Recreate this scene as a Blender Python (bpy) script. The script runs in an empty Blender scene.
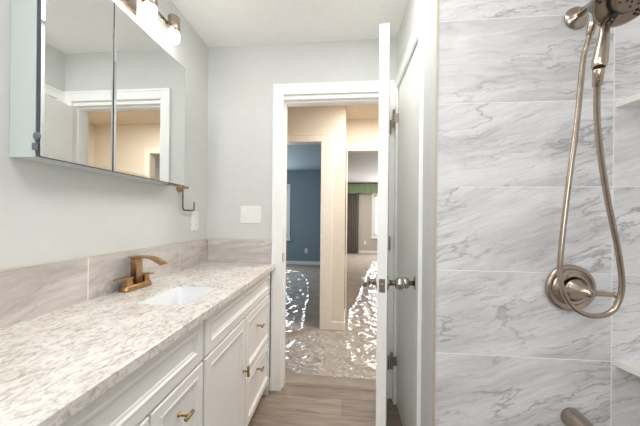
import bpy, bmesh, math, random
from mathutils import Vector, Matrix
random.seed(7)
S = bpy.context.scene
C = S.collection
PI = math.pi

# ------------------------------------------------------------------ camera, world, lights, exposure
F_PX = 270.0
cd = bpy.data.cameras.new('camera')
cam = bpy.data.objects.new('camera', cd); C.objects.link(cam)
cd.sensor_fit = 'HORIZONTAL'; cd.sensor_width = 36.0
cd.lens = F_PX / 640 * 36.0
cd.shift_y = 5.0 / 640
cd.clip_start = 0.02
cam.matrix_world = (Matrix.Translation((0, 0, 1.215)) @ Matrix.Rotation(math.atan(24 / F_PX), 4, 'Z')
                    @ Matrix.Rotation(PI / 2, 4, 'X') @ Matrix.Rotation(0.0095, 4, 'Z'))
S.camera = cam

w = bpy.data.worlds.new('daylight'); S.world = w; w.use_nodes = True
w.node_tree.nodes['Background'].inputs[0].default_value = (0.85, 0.93, 1.0, 1)
w.node_tree.nodes['Background'].inputs[1].default_value = 1.0

def area(name, loc, rot, sx, sy, power, col=(1, 1, 1)):
    l = bpy.data.lights.new(name, 'AREA'); l.shape = 'RECTANGLE'
    l.size = sx; l.size_y = sy; l.energy = power; l.color = col
    o = bpy.data.objects.new(name, l); C.objects.link(o); o.location = loc; o.rotation_euler = rot
    return o
area('bath_front_fill', (-0.30, -1.13, 1.65), (PI / 2, 0, 0), 1.15, 0.95, 9, (1.0, 0.99, 0.98))  # added frontal light behind the camera, set at an unseen window
area('bath_ceiling_fill', (-0.05, 0.15, 2.425), (0, 0, 0), 0.55, 0.55, 6.5, (1.0, 0.985, 0.965))  # added overhead fill in place of bounced flash, no fixture known
area('closet_door_fill', (0.05, 1.05, 2.425), (0, 0, 0), 0.5, 0.5, 4.6, (1.0, 0.985, 0.965))  # added fill to brighten the closet door shaded by the open leaf
area('hall_ceiling_lamp', (0.45, 2.55, 2.42), (0, 0, 0), 0.35, 0.35, 19, (1.0, 0.955, 0.885))
area('bedroom_window_daylight', (-1.91, 6.90, 1.37), (-PI / 2, 0, 0), 0.8, 1.2, 22, (0.86, 0.94, 1.0))
area('bedroom_side_fill', (-2.95, 5.2, 1.5), (PI / 2, 0, -PI / 2), 1.2, 1.2, 20, (0.86, 0.94, 1.0))  # added fill to lift the bedroom walls; no window on this side
area('living_window_daylight', (1.6, 9.44, 1.35), (-PI / 2, 0, 0), 1.1, 1.3, 45, (0.95, 0.98, 1.0))
area('living_ceiling_lamp', (0.9, 7.6, 2.42), (0, 0, 0), 0.4, 0.4, 26, (1.0, 0.94, 0.86))

S.view_settings.view_transform = 'Standard'
S.view_settings.look = 'None'
S.view_settings.gamma = 1.0
S.view_settings.use_curve_mapping = False
S.view_settings.exposure = 0.50
S.cycles.sample_clamp_indirect = 6.0
S.cycles.max_bounces = 16
S.cycles.diffuse_bounces = 12
S.cycles.caustics_reflective = False
S.cycles.caustics_refractive = False

# ------------------------------------------------------------------ materials
def lin(c):
    return tuple((v / 12.92 if v <= 0.04045 else ((v + 0.055) / 1.055) ** 2.4) for v in (x / 255 for x in c)) + (1,)

class N:
    def __init__(s, name):
        s.m = bpy.data.materials.new(name); s.m.use_nodes = True
        s.t = s.m.node_tree; s.b = s.t.nodes['Principled BSDF']; s.out = s.t.nodes['Material Output']
    def n(s, typ, **kw):
        nd = s.t.nodes.new(typ)
        for k, v in kw.items():
            if k.startswith('i_'):
                nd.inputs[k[2:].replace('_', ' ')].default_value = v
            else: setattr(nd, k, v)
        return nd
    def l(s, a, b): s.t.links.new(a, b)
    def ramp(s, fac, stops):
        r = s.n('ShaderNodeValToRGB'); e = r.color_ramp.elements
        while len(e) < len(stops): e.new(0.5)
        for i, (p, c) in enumerate(stops): e[i].position = p; e[i].color = c
        s.l(fac, r.inputs[0]); return r
    def mix(s, fac, a, b, mode='MIX'):
        x = s.n('ShaderNodeMix', data_type='RGBA', blend_type=mode)
        for sock, v in ((x.inputs[0], fac), (x.inputs[6], a), (x.inputs[7], b)):
            if hasattr(v, 'is_linked'): s.l(v, sock)
            else: sock.default_value = v
        return x.outputs[2]

def plain(name, col, rough=0.5, metal=0.0, noise=0.03, nscale=20, bump=0.0, bscale=200, spec=0.5):
    k = N(name); c = lin(col)
    tc = k.n('ShaderNodeTexCoord')
    nz = k.n('ShaderNodeTexNoise', i_Scale=nscale, i_Detail=4.0); k.l(tc.outputs['Object'], nz.inputs['Vector'])
    lo = tuple(max(0, v * (1 - noise)) for v in c[:3]) + (1,); hi = tuple(min(1, v * (1 + noise)) for v in c[:3]) + (1,)
    r = k.ramp(nz.outputs[0], [(0.3, lo), (0.7, hi)]); k.l(r.outputs[0], k.b.inputs['Base Color'])
    k.b.inputs['Roughness'].default_value = rough; k.b.inputs['Metallic'].default_value = metal
    k.b.inputs['Specular IOR Level'].default_value = spec
    if bump:
        n2 = k.n('ShaderNodeTexNoise', i_Scale=bscale, i_Detail=3.0); k.l(tc.outputs['Object'], n2.inputs['Vector'])
        bp = k.n('ShaderNodeBump', i_Strength=bump, i_Distance=0.002); k.l(n2.outputs[0], bp.inputs['Height'])
        k.l(bp.outputs[0], k.b.inputs['Normal'])
    return k.m

def brushed(name, col, rough=0.28, axis=(2, 2, 60)):
    k = N(name); c = lin(col); tc = k.n('ShaderNodeTexCoord')
    mp = k.n('ShaderNodeMapping'); mp.inputs['Scale'].default_value = axis; k.l(tc.outputs['Object'], mp.inputs[0])
    nz = k.n('ShaderNodeTexNoise', i_Scale=12.0, i_Detail=5.0); k.l(mp.outputs[0], nz.inputs['Vector'])
    r = k.ramp(nz.outputs[0], [(0.3, tuple(v * 0.85 for v in c[:3]) + (1,)), (0.7, c)])
    k.l(r.outputs[0], k.b.inputs['Base Color'])
    rr = k.ramp(nz.outputs[0], [(0.3, (rough * 0.8,) * 3 + (1,)), (0.7, (rough * 1.25,) * 3 + (1,))])
    k.l(rr.outputs[0], k.b.inputs['Roughness'])
    k.b.inputs['Metallic'].default_value = 1.0
    return k.m

def marble(name, base, mid, vein, amt=1.0, rough=0.3, sx=1.0, sy=5.0):
    """large porcelain tile printed with grey veins; every tile gets its own offset and slant (attribute 'tuv')"""
    k = N(name); at = k.n('ShaderNodeAttribute', attribute_name='tuv')
    wn_ = k.n('ShaderNodeTexNoise', i_Scale=3.2, i_Detail=3.0); k.l(at.outputs['Vector'], wn_.inputs['Vector'])
    w0 = k.n('ShaderNodeVectorMath', operation='SUBTRACT'); k.l(wn_.outputs['Color'], w0.inputs[0]); w0.inputs[1].default_value = (0.5, 0.5, 0.5)
    w1 = k.n('ShaderNodeVectorMath', operation='SCALE'); k.l(w0.outputs[0], w1.inputs[0]); w1.inputs['Scale'].default_value = 0.10
    wa = k.n('ShaderNodeVectorMath', operation='ADD'); k.l(at.outputs['Vector'], wa.inputs[0]); k.l(w1.outputs[0], wa.inputs[1])
    def coords(s_, loc=(0, 0, 0)):
        m_ = k.n('ShaderNodeMapping'); m_.inputs['Scale'].default_value = s_; m_.inputs['Location'].default_value = loc
        k.l(wa.outputs[0], m_.inputs[0]); return m_.outputs[0]
    def ntex(vec, sc, det, ro=0.6, di=0.0):
        n_ = k.n('ShaderNodeTexNoise', i_Scale=sc, i_Detail=det, i_Roughness=ro, i_Distortion=di); k.l(vec, n_.inputs['Vector']); return n_.outputs[0]
    c1 = k.ramp(ntex(coords((sx, sy, 3)), 1.9, 6.0, 0.62, 0.3), [(0.33, lin(mid)), (0.60, lin(base))]).outputs[0]
    fine = k.ramp(ntex(coords((sx * 2.2, sy * 5.5, 3)), 3.2, 7.0, 0.65, 0.3), [(0.34, (0.84, 0.84, 0.84, 1)), (0.56, (1, 1, 1, 1))]).outputs[0]
    col = k.mix(0.75 * amt, c1, fine, 'MULTIPLY')
    grain = k.ramp(ntex(coords((18, 22, 3)), 4.0, 4.0, 0.7), [(0.35, (0.93, 0.93, 0.93, 1)), (0.6, (1, 1, 1, 1))]).outputs[0]
    col = k.mix(0.6 * amt, col, grain, 'MULTIPLY')
    msk = k.ramp(ntex(at.outputs['Vector'], 3.0, 2.0), [(0.40, (0, 0, 0, 1)), (0.56, (1, 1, 1, 1))]).outputs[0]
    for sc_, loc, wdt, st in (((sx * 1.1, sy * 0.75, 3), (3.3, 1.7, 9), 0.015, 0.66), ((sx * 1.6, sy * 1.7, 3), (8.1, 5.2, 4), 0.018, 0.46)):
        nv = ntex(coords(sc_, loc), 1.7, 6.0, 0.58, 0.35)
        sb = k.n('ShaderNodeMath', operation='SUBTRACT'); sb.inputs[1].default_value = 0.5; k.l(nv, sb.inputs[0])
        ab = k.n('ShaderNodeMath', operation='ABSOLUTE'); k.l(sb.outputs[0], ab.inputs[0])
        r3 = k.ramp(ab.outputs[0], [(0.0, (1, 1, 1, 1)), (wdt, (0, 0, 0, 1))])
        vm = k.n('ShaderNodeMath', operation='MULTIPLY'); k.l(r3.outputs[0], vm.inputs[0]); k.l(msk, vm.inputs[1])
        v2 = k.n('ShaderNodeMath', operation='MULTIPLY'); k.l(vm.outputs[0], v2.inputs[0]); v2.inputs[1].default_value = st * amt
        col = k.mix(v2.outputs[0], col, lin(vein))
    k.l(col, k.b.inputs['Base Color']); k.b.inputs['Roughness'].default_value = rough
    return k.m

M = {}
M['wall'] = plain('wall_paint_pale_grey', (211, 213, 211), 0.6, noise=0.015, bump=0.12, bscale=260)
M['ceil'] = plain('ceiling_paint_white', (243, 242, 240), 0.7, noise=0.02, bump=0.25, bscale=90)
M['trim'] = plain('trim_paint_white', (247, 247, 246), 0.35, noise=0.01)
M['door'] = plain('door_paint_white', (244, 244, 242), 0.38, noise=0.01)
M['closet'] = plain('closet_door_paint', (248, 248, 246), 0.4, noise=0.012)
M['cab'] = plain('cabinet_paint_white', (238, 236, 234), 0.36, noise=0.012)
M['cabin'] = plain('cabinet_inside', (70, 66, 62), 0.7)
M['hall'] = plain('hall_paint_cream', (226, 218, 206), 0.6, noise=0.015, bump=0.1, bscale=240)
M['hallceil'] = plain('hall_ceiling_paint', (222, 208, 190), 0.7)
M['halltrim'] = plain('hall_trim_paint', (236, 230, 221), 0.4)
M['blue'] = plain('bedroom_paint_slate_blue', (134, 149, 157), 0.6)
M['blueceil'] = plain('bedroom_ceiling_paint', (150, 164, 172), 0.7)
M['living'] = plain('living_paint_grey', (196, 190, 183), 0.6)
M['livceil'] = plain('living_ceiling_paint', (205, 204, 202), 0.7)
M['gold'] = brushed('champagne_bronze', (184, 150, 112), 0.30)
M['goldtrim'] = plain('tile_edge_metal', (208, 200, 182), 0.4, metal=0.25)
M['nickel'] = brushed('brushed_nickel', (176, 164, 150), 0.26)
M['shower'] = brushed('shower_nickel', (182, 168, 154), 0.22, (3, 3, 3))
M['showerface'] = plain('shower_face_nickel', (142, 125, 110), 0.35, metal=0.75, noise=0.04)
M['knob'] = brushed('satin_knob_nickel', (186, 181, 174), 0.22, (3, 3, 3))
M['pull'] = brushed('brass_pull', (166, 138, 98), 0.3)
M['steel'] = brushed('satin_steel', (160, 156, 150), 0.3)
M['hookwire'] = brushed('dark_wire', (124, 120, 114), 0.35)
M['filler'] = plain('filler_grey', (166, 172, 174), 0.5)
M['dark'] = plain('dark_recess', (46, 46, 50), 0.5)
M['rubber'] = plain('black_rubber', (34, 33, 34), 0.5)
M['greyplastic'] = plain('smoke_grey_plastic', (104, 108, 112), 0.3)
M['plate'] = plain('plate_white', (238, 238, 235), 0.3, noise=0.005)
M['porc'] = plain('porcelain', (226, 228, 230), 0.22, noise=0.004)
M['shelf'] = plain('shelf_white_marble', (236, 235, 231), 0.28, noise=0.04, nscale=9)
M['grout'] = plain('grout_light', (246, 246, 244), 0.8, noise=0.03, nscale=90)
M['tile'] = marble('marble_tile', (236, 236, 238), (205, 205, 207), (132, 130, 129))
M['tileb'] = marble('backsplash_tile', (216, 210, 206), (180, 173, 169), (150, 140, 134), 0.75, sx=1.2, sy=5.0)
M['cabside'] = plain('cabinet_side_enamel', (198, 206, 204), 0.25, noise=0.01)
M['edge'] = plain('glass_edge', (66, 76, 90), 0.2)
M['valance'] = plain('green_fabric', (138, 158, 122), 0.9, noise=0.08, nscale=60)
M['curtain'] = plain('taupe_fabric', (116, 110, 104), 0.9, noise=0.08, nscale=60)

k = N('mirror_silver'); tc = k.n('ShaderNodeTexCoord'); nz = k.n('ShaderNodeTexNoise', i_Scale=3.0); k.l(tc.outputs['Object'], nz.inputs[0])
r = k.ramp(nz.outputs[0], [(0, (0.80, 0.82, 0.81, 1)), (1, (0.82, 0.84, 0.83, 1))]); k.l(r.outputs[0], k.b.inputs['Base Color'])
k.b.inputs['Metallic'].default_value = 1; k.b.inputs['Roughness'].default_value = 0.015; M['mirror'] = k.m

k = N('lit_frosted_glass'); tc = k.n('ShaderNodeTexCoord'); nz = k.n('ShaderNodeTexNoise', i_Scale=9.0); k.l(tc.outputs['Object'], nz.inputs[0])
r = k.ramp(nz.outputs[0], [(0, (1, 0.95, 0.89, 1)), (1, (1, 0.97, 0.93, 1))]); k.l(r.outputs[0], k.b.inputs['Base Color'])
k.l(r.outputs[0], k.b.inputs['Emission Color']); k.b.inputs['Emission Strength'].default_value = 34; k.b.inputs['Roughness'].default_value = 0.3
M['glow'] = k.m

# granite counter: white ground with grey-beige blotches
k = N('quartz_counter'); tc = k.n('ShaderNodeTexCoord')
mp = k.n('ShaderNodeMapping'); mp.inputs['Scale'].default_value = (1.35, 0.8, 1.0); k.l(tc.outputs['Object'], mp.inputs[0])
n1 = k.n('ShaderNodeTexNoise', i_Scale=34.0, i_Detail=5.0, i_Roughness=0.62, i_Distortion=1.1); k.l(mp.outputs[0], n1.inputs['Vector'])
r1 = k.ramp(n1.outputs[0], [(0.30, lin((184, 176, 170))), (0.41, lin((210, 205, 200))), (0.51, lin((229, 225, 221))), (0.66, lin((238, 235, 232)))])
n2 = k.n('ShaderNodeTexNoise', i_Scale=70.0, i_Detail=4.0, i_Roughness=0.6); k.l(mp.outputs[0], n2.inputs['Vector'])
r2 = k.ramp(n2.outputs[0], [(0.36, lin((200, 194, 188))), (0.47, (1, 1, 1, 1))])
n3 = k.n('ShaderNodeTexNoise', i_Scale=7.0, i_Detail=3.0); k.l(mp.outputs[0], n3.inputs['Vector'])
r3 = k.ramp(n3.outputs[0], [(0.4, lin((236, 230, 224))), (0.6, (1, 1, 1, 1))])
c1 = k.mix(0.6, r1.outputs[0], r2.outputs[0], 'MULTIPLY'); c2 = k.mix(0.5, c1, r3.outputs[0], 'MULTIPLY')
k.l(c2, k.b.inputs['Base Color']); k.b.inputs['Roughness'].default_value = 0.22; M['counter'] = k.m

# vinyl plank floor, boards across the room
k = N('vinyl_plank'); tc = k.n('ShaderNodeTexCoord')
br = k.n('ShaderNodeTexBrick', i_Scale=1.0); k.l(tc.outputs['Object'], br.inputs['Vector'])
br.inputs['Brick Width'].default_value = 1.2; br.inputs['Row Height'].default_value = 0.152
br.inputs['Mortar Size'].default_value = 0.0012; br.inputs['Bias'].default_value = 0.0
br.inputs['Color1'].default_value = lin((138, 125, 114)); br.inputs['Color2'].default_value = lin((156, 142, 130)); br.inputs['Mortar'].default_value = lin((96, 84, 74))
mp = k.n('ShaderNodeMapping'); mp.inputs['Scale'].default_value = (1.6, 17, 1); k.l(tc.outputs['Object'], mp.inputs[0])
nz = k.n('ShaderNodeTexNoise', i_Scale=2.6, i_Detail=7.0, i_Roughness=0.6, i_Distortion=0.7); k.l(mp.outputs[0], nz.inputs['Vector'])
r = k.ramp(nz.outputs[0], [(0.32, (0.66, 0.64, 0.62, 1)), (0.6, (1.06, 1.05, 1.04, 1))])
c1 = k.mix(0.85, br.outputs[0], r.outputs[0], 'MULTIPLY'); k.l(c1, k.b.inputs['Base Color']); k.b.inputs['Roughness'].default_value = 0.42; M['plank'] = k.m

def carpet(name, a, b):
    k = N(name); tc = k.n('ShaderNodeTexCoord')
    n1 = k.n('ShaderNodeTexNoise', i_Scale=160.0, i_Detail=3.0); k.l(tc.outputs['Object'], n1.inputs['Vector'])
    n2 = k.n('ShaderNodeTexNoise', i_Scale=5.0, i_Detail=3.0); k.l(tc.outputs['Object'], n2.inputs['Vector'])
    r1 = k.ramp(n1.outputs[0], [(0.3, lin(a)), (0.7, lin(b))]); r2 = k.ramp(n2.outputs[0], [(0.35, (0.86,) * 3 + (1,)), (0.65, (1.05,) * 3 + (1,))])
    k.l(k.mix(1.0, r1.outputs[0], r2.outputs[0], 'MULTIPLY'), k.b.inputs['Base Color']); k.b.inputs['Roughness'].default_value = 1
    bp = k.n('ShaderNodeBump', i_Strength=0.6, i_Distance=0.006); k.l(n1.outputs[0], bp.inputs['Height']); k.l(bp.outputs[0], k.b.inputs['Normal'])
    return k.m
M['carpet'] = carpet('carpet_taupe', (142, 130, 119), (182, 170, 158))

# clear crinkled plastic film: see-through, glints along its creases painted in as diffuse white
k = N('clear_plastic_film'); tc = k.n('ShaderNodeTexCoord')
def crease_glint(sc, di, wd_, seed):
    mp_ = k.n('ShaderNodeMapping'); mp_.inputs['Location'].default_value = (seed, seed * 2, 0); k.l(tc.outputs['Object'], mp_.inputs[0])
    n_ = k.n('ShaderNodeTexNoise', i_Scale=sc, i_Detail=2.0, i_Roughness=0.55, i_Distortion=di); k.l(mp_.outputs[0], n_.inputs['Vector'])
    sb_ = k.n('ShaderNodeMath', operation='SUBTRACT'); sb_.inputs[1].default_value = 0.5; k.l(n_.outputs[0], sb_.inputs[0])
    ab_ = k.n('ShaderNodeMath', operation='ABSOLUTE'); k.l(sb_.outputs[0], ab_.inputs[0])
    return k.ramp(ab_.outputs[0], [(0.0, (1, 1, 1, 1)), (wd_, (0, 0, 0, 1))]).outputs[0]
ca, cb_ = crease_glint(9.0, 1.2, 0.022, 1.3), crease_glint(17.0, 1.6, 0.030, 4.1)
cm = k.n('ShaderNodeMath', operation='MAXIMUM'); k.l(ca, cm.inputs[0]); k.l(cb_, cm.inputs[1])
gl = k.n('ShaderNodeBsdfGlossy'); gl.inputs['Roughness'].default_value = 0.14; gl.inputs['Color'].default_value = (1, 1, 1, 1)
df = k.n('ShaderNodeBsdfDiffuse'); df.inputs['Color'].default_value = (0.92, 0.92, 0.92, 1)
tr = k.n('ShaderNodeBsdfTransparent'); tr.inputs['Color'].default_value = (0.97, 0.97, 0.97, 1)
fr = k.n('ShaderNodeFresnel', i_IOR=1.3)
fm = k.n('ShaderNodeMath', operation='MULTIPLY_ADD', use_clamp=True); k.l(fr.outputs[0], fm.inputs[0]); fm.inputs[1].default_value = 0.16; fm.inputs[2].default_value = 0.0
ms = k.n('ShaderNodeMixShader'); k.l(fm.outputs[0], ms.inputs[0]); k.l(tr.outputs[0], ms.inputs[1]); k.l(gl.outputs[0], ms.inputs[2])
cf = k.n('ShaderNodeMath', operation='MULTIPLY_ADD'); k.l(cm.outputs[0], cf.inputs[0]); cf.inputs[1].default_value = 0.55; cf.inputs[2].default_value = 0.05
m2 = k.n('ShaderNodeMixShader'); k.l(cf.outputs[0], m2.inputs[0]); k.l(ms.outputs[0], m2.inputs[1]); k.l(df.outputs[0], m2.inputs[2])
k.t.nodes.remove(k.b); k.l(m2.outputs[0], k.out.inputs[0]); M['film'] = k.m

k = N('window_glass'); tr = k.n('ShaderNodeBsdfTransparent'); gl = k.n('ShaderNodeBsdfGlossy'); gl.inputs['Roughness'].default_value = 0.02
ms = k.n('ShaderNodeMixShader'); ms.inputs[0].default_value = 0.06; k.l(tr.outputs[0], ms.inputs[1]); k.l(gl.outputs[0], ms.inputs[2])
k.t.nodes.remove(k.b); k.l(ms.outputs[0], k.out.inputs[0]); M['glass'] = k.m

# ------------------------------------------------------------------ mesh helpers
def frame(d):
    d = Vector(d).normalized(); u = Vector((0, 0, 1)) if abs(d.z) < 0.9 else Vector((1, 0, 0))
    a = d.cross(u).normalized(); return a, a.cross(d).normalized(), d

class MB:
    def __init__(s): s.bm = bmesh.new(); s.tuv = s.bm.loops.layers.float_color.new('tuv')
    def box(s, x0, x1, y0, y1, z0, z1, bev=0.0, mi=0):
        vs = [s.bm.verts.new((x, y, z)) for x in (x0, x1) for y in (y0, y1) for z in (z0, z1)]
        fs = [s.bm.faces.new([vs[i] for i in q]) for q in ((0, 1, 3, 2), (4, 6, 7, 5), (0, 4, 5, 1), (2, 3, 7, 6), (0, 2, 6, 4), (1, 5, 7, 3))]
        for f in fs: f.material_index = mi
        if bev:
            es = list({e for f in fs for e in f.edges})
            r = bmesh.ops.bevel(s.bm, geom=es, offset=bev, segments=2, profile=0.6, affect='EDGES')
            for f in r['faces']: f.material_index = mi
        return s
    def rings(s, rings, cap0=True, cap1=True, closed=True, smooth=True, mi=0, loop=False):
        R = [[s.bm.verts.new(p) for p in ring] for ring in rings]
        n = len(R[0]); pairs = list(zip(R[:-1], R[1:])) + ([(R[-1], R[0])] if loop else [])
        for A, B in pairs:
            for i in range(n if closed else n - 1):
                j = (i + 1) % n
                f = s.bm.faces.new((A[i], A[j], B[j], B[i])); f.smooth = smooth; f.material_index = mi
        if not loop:
            if cap0: f = s.bm.faces.new(R[0][::-1]); f.material_index = mi
            if cap1: f = s.bm.faces.new(R[-1]); f.material_index = mi
        return s
    def lathe(s, base, axis, prof, n=28, mi=0):
        a, b, d = frame(axis); base = Vector(base)
        return s.rings([[base + d * h + (a * math.cos(2 * PI * i / n) + b * math.sin(2 * PI * i / n)) * max(r, 1e-4) for i in range(n)] for h, r in prof], mi=mi)
    def cyl(s, p, q, r, n=20, r2=None, mi=0, bev=0.0):
        p, q = Vector(p), Vector(q); L = (q - p).length; r2 = r if r2 is None else r2
        pr = [(0, r), (L, r2)] if not bev else [(0, r - bev), (bev, r), (L - bev, r2), (L, r2 - bev)]
        return s.lathe(p, q - p, pr, n, mi)
    def tube(s, pts, rad, n=12, mi=0):
        pts = [Vector(p) for p in pts]; rings = []; pa = None
        for i, p in enumerate(pts):
            d = (pts[min(i + 1, len(pts) - 1)] - pts[max(i - 1, 0)]).normalized()
            if pa is None: pa = frame(d)[0]
            pa = (pa - d * pa.dot(d)).normalized(); b = d.cross(pa)
            r = rad(i / (len(pts) - 1)) if callable(rad) else rad
            rings.append([p + (pa * math.cos(2 * PI * k / n) + b * math.sin(2 * PI * k / n)) * r for k in range(n)])
        return s.rings(rings, mi=mi)
    def prism(s, poly, axis, a, b, mi=0, smooth=False):
        """poly in the plane normal to axis ('x': (y,z), 'y': (x,z), 'z': (x,y)), extruded a..b"""
        mk = {'x': lambda p, t: (t, p[0], p[1]), 'y': lambda p, t: (p[0], t, p[1]), 'z': lambda p, t: (p[0], p[1], t)}[axis]
        return s.rings([[mk(p, a) for p in poly], [mk(p, b) for p in poly]], smooth=smooth, mi=mi)
    def tile(s, P0, U, V, Nn, su, sv, th, seed, ang=0.15):
        """one tile: corner P0, unit axes U,V, normal Nn; writes tuv = metres on the wall plus a random offset"""
        P0, U, V, Nn = map(Vector, (P0, U, V, Nn)); g = 0.0015; b = 0.0006; st = len(s.bm.faces)
        def ring(i, h): return [P0 + U * a + V * c + Nn * h for a, c in ((g + i, g + i), (su - g - i, g + i), (su - g - i, sv - g - i), (g + i, sv - g - i))]
        s.rings([ring(0, 0), ring(0, th - b), ring(b, th)], smooth=False)
        s.bm.faces.ensure_lookup_table(); rnd = random.Random(seed); o = (rnd.uniform(0, 40), rnd.uniform(0, 40), rnd.uniform(0, 5))
        for f in s.bm.faces[st:]:
            for l in f.loops:
                q = l.vert.co - P0; uu, vv = q.dot(U), q.dot(V); l[s.tuv] = (uu * math.cos(ang) + vv * math.sin(ang) + o[0], vv * math.cos(ang) - uu * math.sin(ang) + o[1], o[2], 1)
        return s
    def build(s, name, mats, parent=None, loc=None):
        bmesh.ops.recalc_face_normals(s.bm, faces=s.bm.faces)
        me = bpy.data.meshes.new(name); s.bm.to_mesh(me); s.bm.free()
        for m in (mats if isinstance(mats, (list, tuple)) else [mats]): me.materials.append(M[m])
        o = bpy.data.objects.new(name, me); C.objects.link(o)
        if parent: o.parent = parent
        if loc: o.location = loc
        return o

def tag(o, label, cat, group=None):
    o['label'] = label; o['category'] = cat
    if group: o['group'] = group
    return o
def thing(name, label, cat, loc=(0, 0, 0), group=None):
    o = bpy.data.objects.new(name, None); C.objects.link(o); o.location = loc; o.empty_display_size = 0.05
    return tag(o, label, cat, group)
def struct(o, label=None):
    o['kind'] = 'structure'
    if label: o['label'] = label
    return o
def sbox(name, mat, *boxes, bev=0.0):
    m = MB()
    for b in boxes: m.box(*b, bev=bev)
    return struct(m.build(name, mat))
def spline(P, n=8):
    P = [Vector(p) for p in P]; out = []
    for i in range(len(P) - 1):
        a, b, c, d = P[max(i - 1, 0)], P[i], P[i + 1], P[min(i + 2, len(P) - 1)]
        for k_ in range(n):
            t = k_ / n
            out.append(0.5 * ((2 * b) + (c - a) * t + (2 * a - 5 * b + 4 * c - d) * t * t + (3 * b - a - 3 * c + d) * t ** 3))
    return out + [P[-1]]

# ------------------------------------------------------------------ room shell
XL, XR, YB, YS, XT, YR, ZC = -0.987, 0.345, 1.87, 1.0, 1.12, -1.2, 2.44
DX0, DX1, DZ = -0.43, 0.28, 2.045            # bathroom doorway
sbox('floor', 'plank', (XL, XT, YR, 1.945, -0.05, 0))
sbox('ceiling', 'ceil', (XL, XT, YR, 1.93, ZC, ZC + 0.05))
sbox('wall_left', 'wall', (XL - 0.1, XL, YR, 1.93, 0, ZC))
sbox('wall_back', 'wall', (XL, DX0 - 0.02, YB, 1.93, 0, ZC), (DX1 + 0.02, 0.5, YB, 1.93, 0, ZC), (DX0 - 0.02, DX1 + 0.02, YB, 1.93, DZ + 0.02, ZC))
CD0, CD1, CDZ = 1.285, 1.80, 2.075           # closet doorway in the right wall
sbox('wall_right', 'wall', (XR, 0.46, 1.012, CD0 - 0.01, 0, ZC), (XR, 0.46, CD1 + 0.01, YB, 0, ZC), (XR, 0.46, CD0 - 0.01, CD1 + 0.01, CDZ + 0.01, ZC))
sbox('wall_shower', 'grout', (0.331, XT, YS + 0.0007, 1.012, 0, ZC), (0.46, XT, 1.012, 1.12, 0, ZC))
sbox('wall_shower_side', 'grout', (XT - 0.0088, XT + 0.1, YR, 1.12, 0, ZC))
# rear wall with an added, unseen window for the frontal light
sbox('wall_rear', 'wall', (XL, -0.9, YR - 0.1, YR, 0, ZC), (0.3, XT, YR - 0.1, YR, 0, ZC), (-0.9, 0.3, YR - 0.1, YR, 0, 1.15), (-0.9, 0.3, YR - 0.1, YR, 2.15, ZC))
wn = sbox('added_window', 'trim', (-0.9, 0.3, YR - 0.08, YR - 0.02, 1.15, 1.19), (-0.9, 0.3, YR - 0.08, YR - 0.02, 2.11, 2.15), (-0.9, -0.86, YR - 0.08, YR - 0.02, 1.19, 2.11), (0.26, 0.3, YR - 0.08, YR - 0.02, 1.19, 2.11), (-0.32, -0.28, YR - 0.08, YR - 0.02, 1.19, 2.11))
MB().box(-0.86, 0.26, YR - 0.055, YR - 0.05, 1.19, 2.11).build('window_pane', 'glass', wn)

# shower tiles: rows of 0.2965, joint at x 0.908
m = MB(); zr = [1.9235 + 0.2965 * i for i in range(-7, 3)]; sd = 11
for z in zr:
    z0, z1 = max(z, 0.0), min(z + 0.2965, ZC)
    if z1 - z0 < 0.02: continue
    for x0, x1 in ((0.331, 0.9085), (0.9085, XT)):
        sd += 1; m.tile((x0, YS + 0.0095, z0), (1, 0, 0), (0, 0, 1), (0, -1, 0), x1 - x0, z1 - z0, 0.0095, sd, 0.10 if z > 1.5 else (0.28 if z > 1.2 else 0.36) + random.uniform(-0.05, 0.05))
tl = m.build('wall_shower_tiles', 'tile'); struct(tl, 'large pale grey marble tiles on the shower wall')
m = MB()
for z in zr:
    z0, z1 = max(z, 0.0), min(z + 0.2965, ZC)
    if z1 - z0 < 0.02: continue
    y = 1.0
    while y > YR + 0.05:
        L = min(0.572, y - YR); sd += 1
        m.tile((XT, y, z0), (0, -1, 0), (0, 0, 1), (-1, 0, 0), L, z1 - z0, 0.0095, sd); y -= L
struct(m.build('wall_shower_side_tiles', 'tile'))
o = MB().box(0.3262, 0.3306, YS - 0.003, 1.0115, 0, ZC).build('trim_tile_edge', 'goldtrim'); struct(o, 'slim pale metal edge strip down the left end of the shower tiles')

def casing(name, mat, axis, wall, a0, a1, z1, wd, th, sgn, right=None, left=None):
    """door casing: three mitre-less boards with a stepped profile, on a wall plane"""
    m = MB(); lw = wd if left is None else left; rw = wd if right is None else right
    def bx(u0, u1, z0, z1_, t, b=0.003):
        w0, w1 = sorted((wall, wall + sgn * t))
        if axis == 'y': m.box(u0, u1, w0, w1, z0, z1_, b)
        else: m.box(w0, w1, u0, u1, z0, z1_, b)
    bx(a0 - lw, a0, 0, z1 + wd, th); bx(a1, a1 + rw, 0, z1 + wd, th); bx(a0, a1, z1, z1 + wd, th)
    bx(a0 - lw - 0.0015, a0 - lw + 0.014, 0, z1 + wd + 0.0015, th + 0.005); bx(a0 - lw + 0.014, a1 + rw + (0.0015 if right is None else -0.0015), z1 + wd - 0.014, z1 + wd + 0.0015, th + 0.005)
    return struct(m.build(name, mat))
casing('trim_1', 'trim', 'y', YB, DX0, DX1, DZ + 0.03, 0.072, 0.014, -1, right=0.0645)
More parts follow.
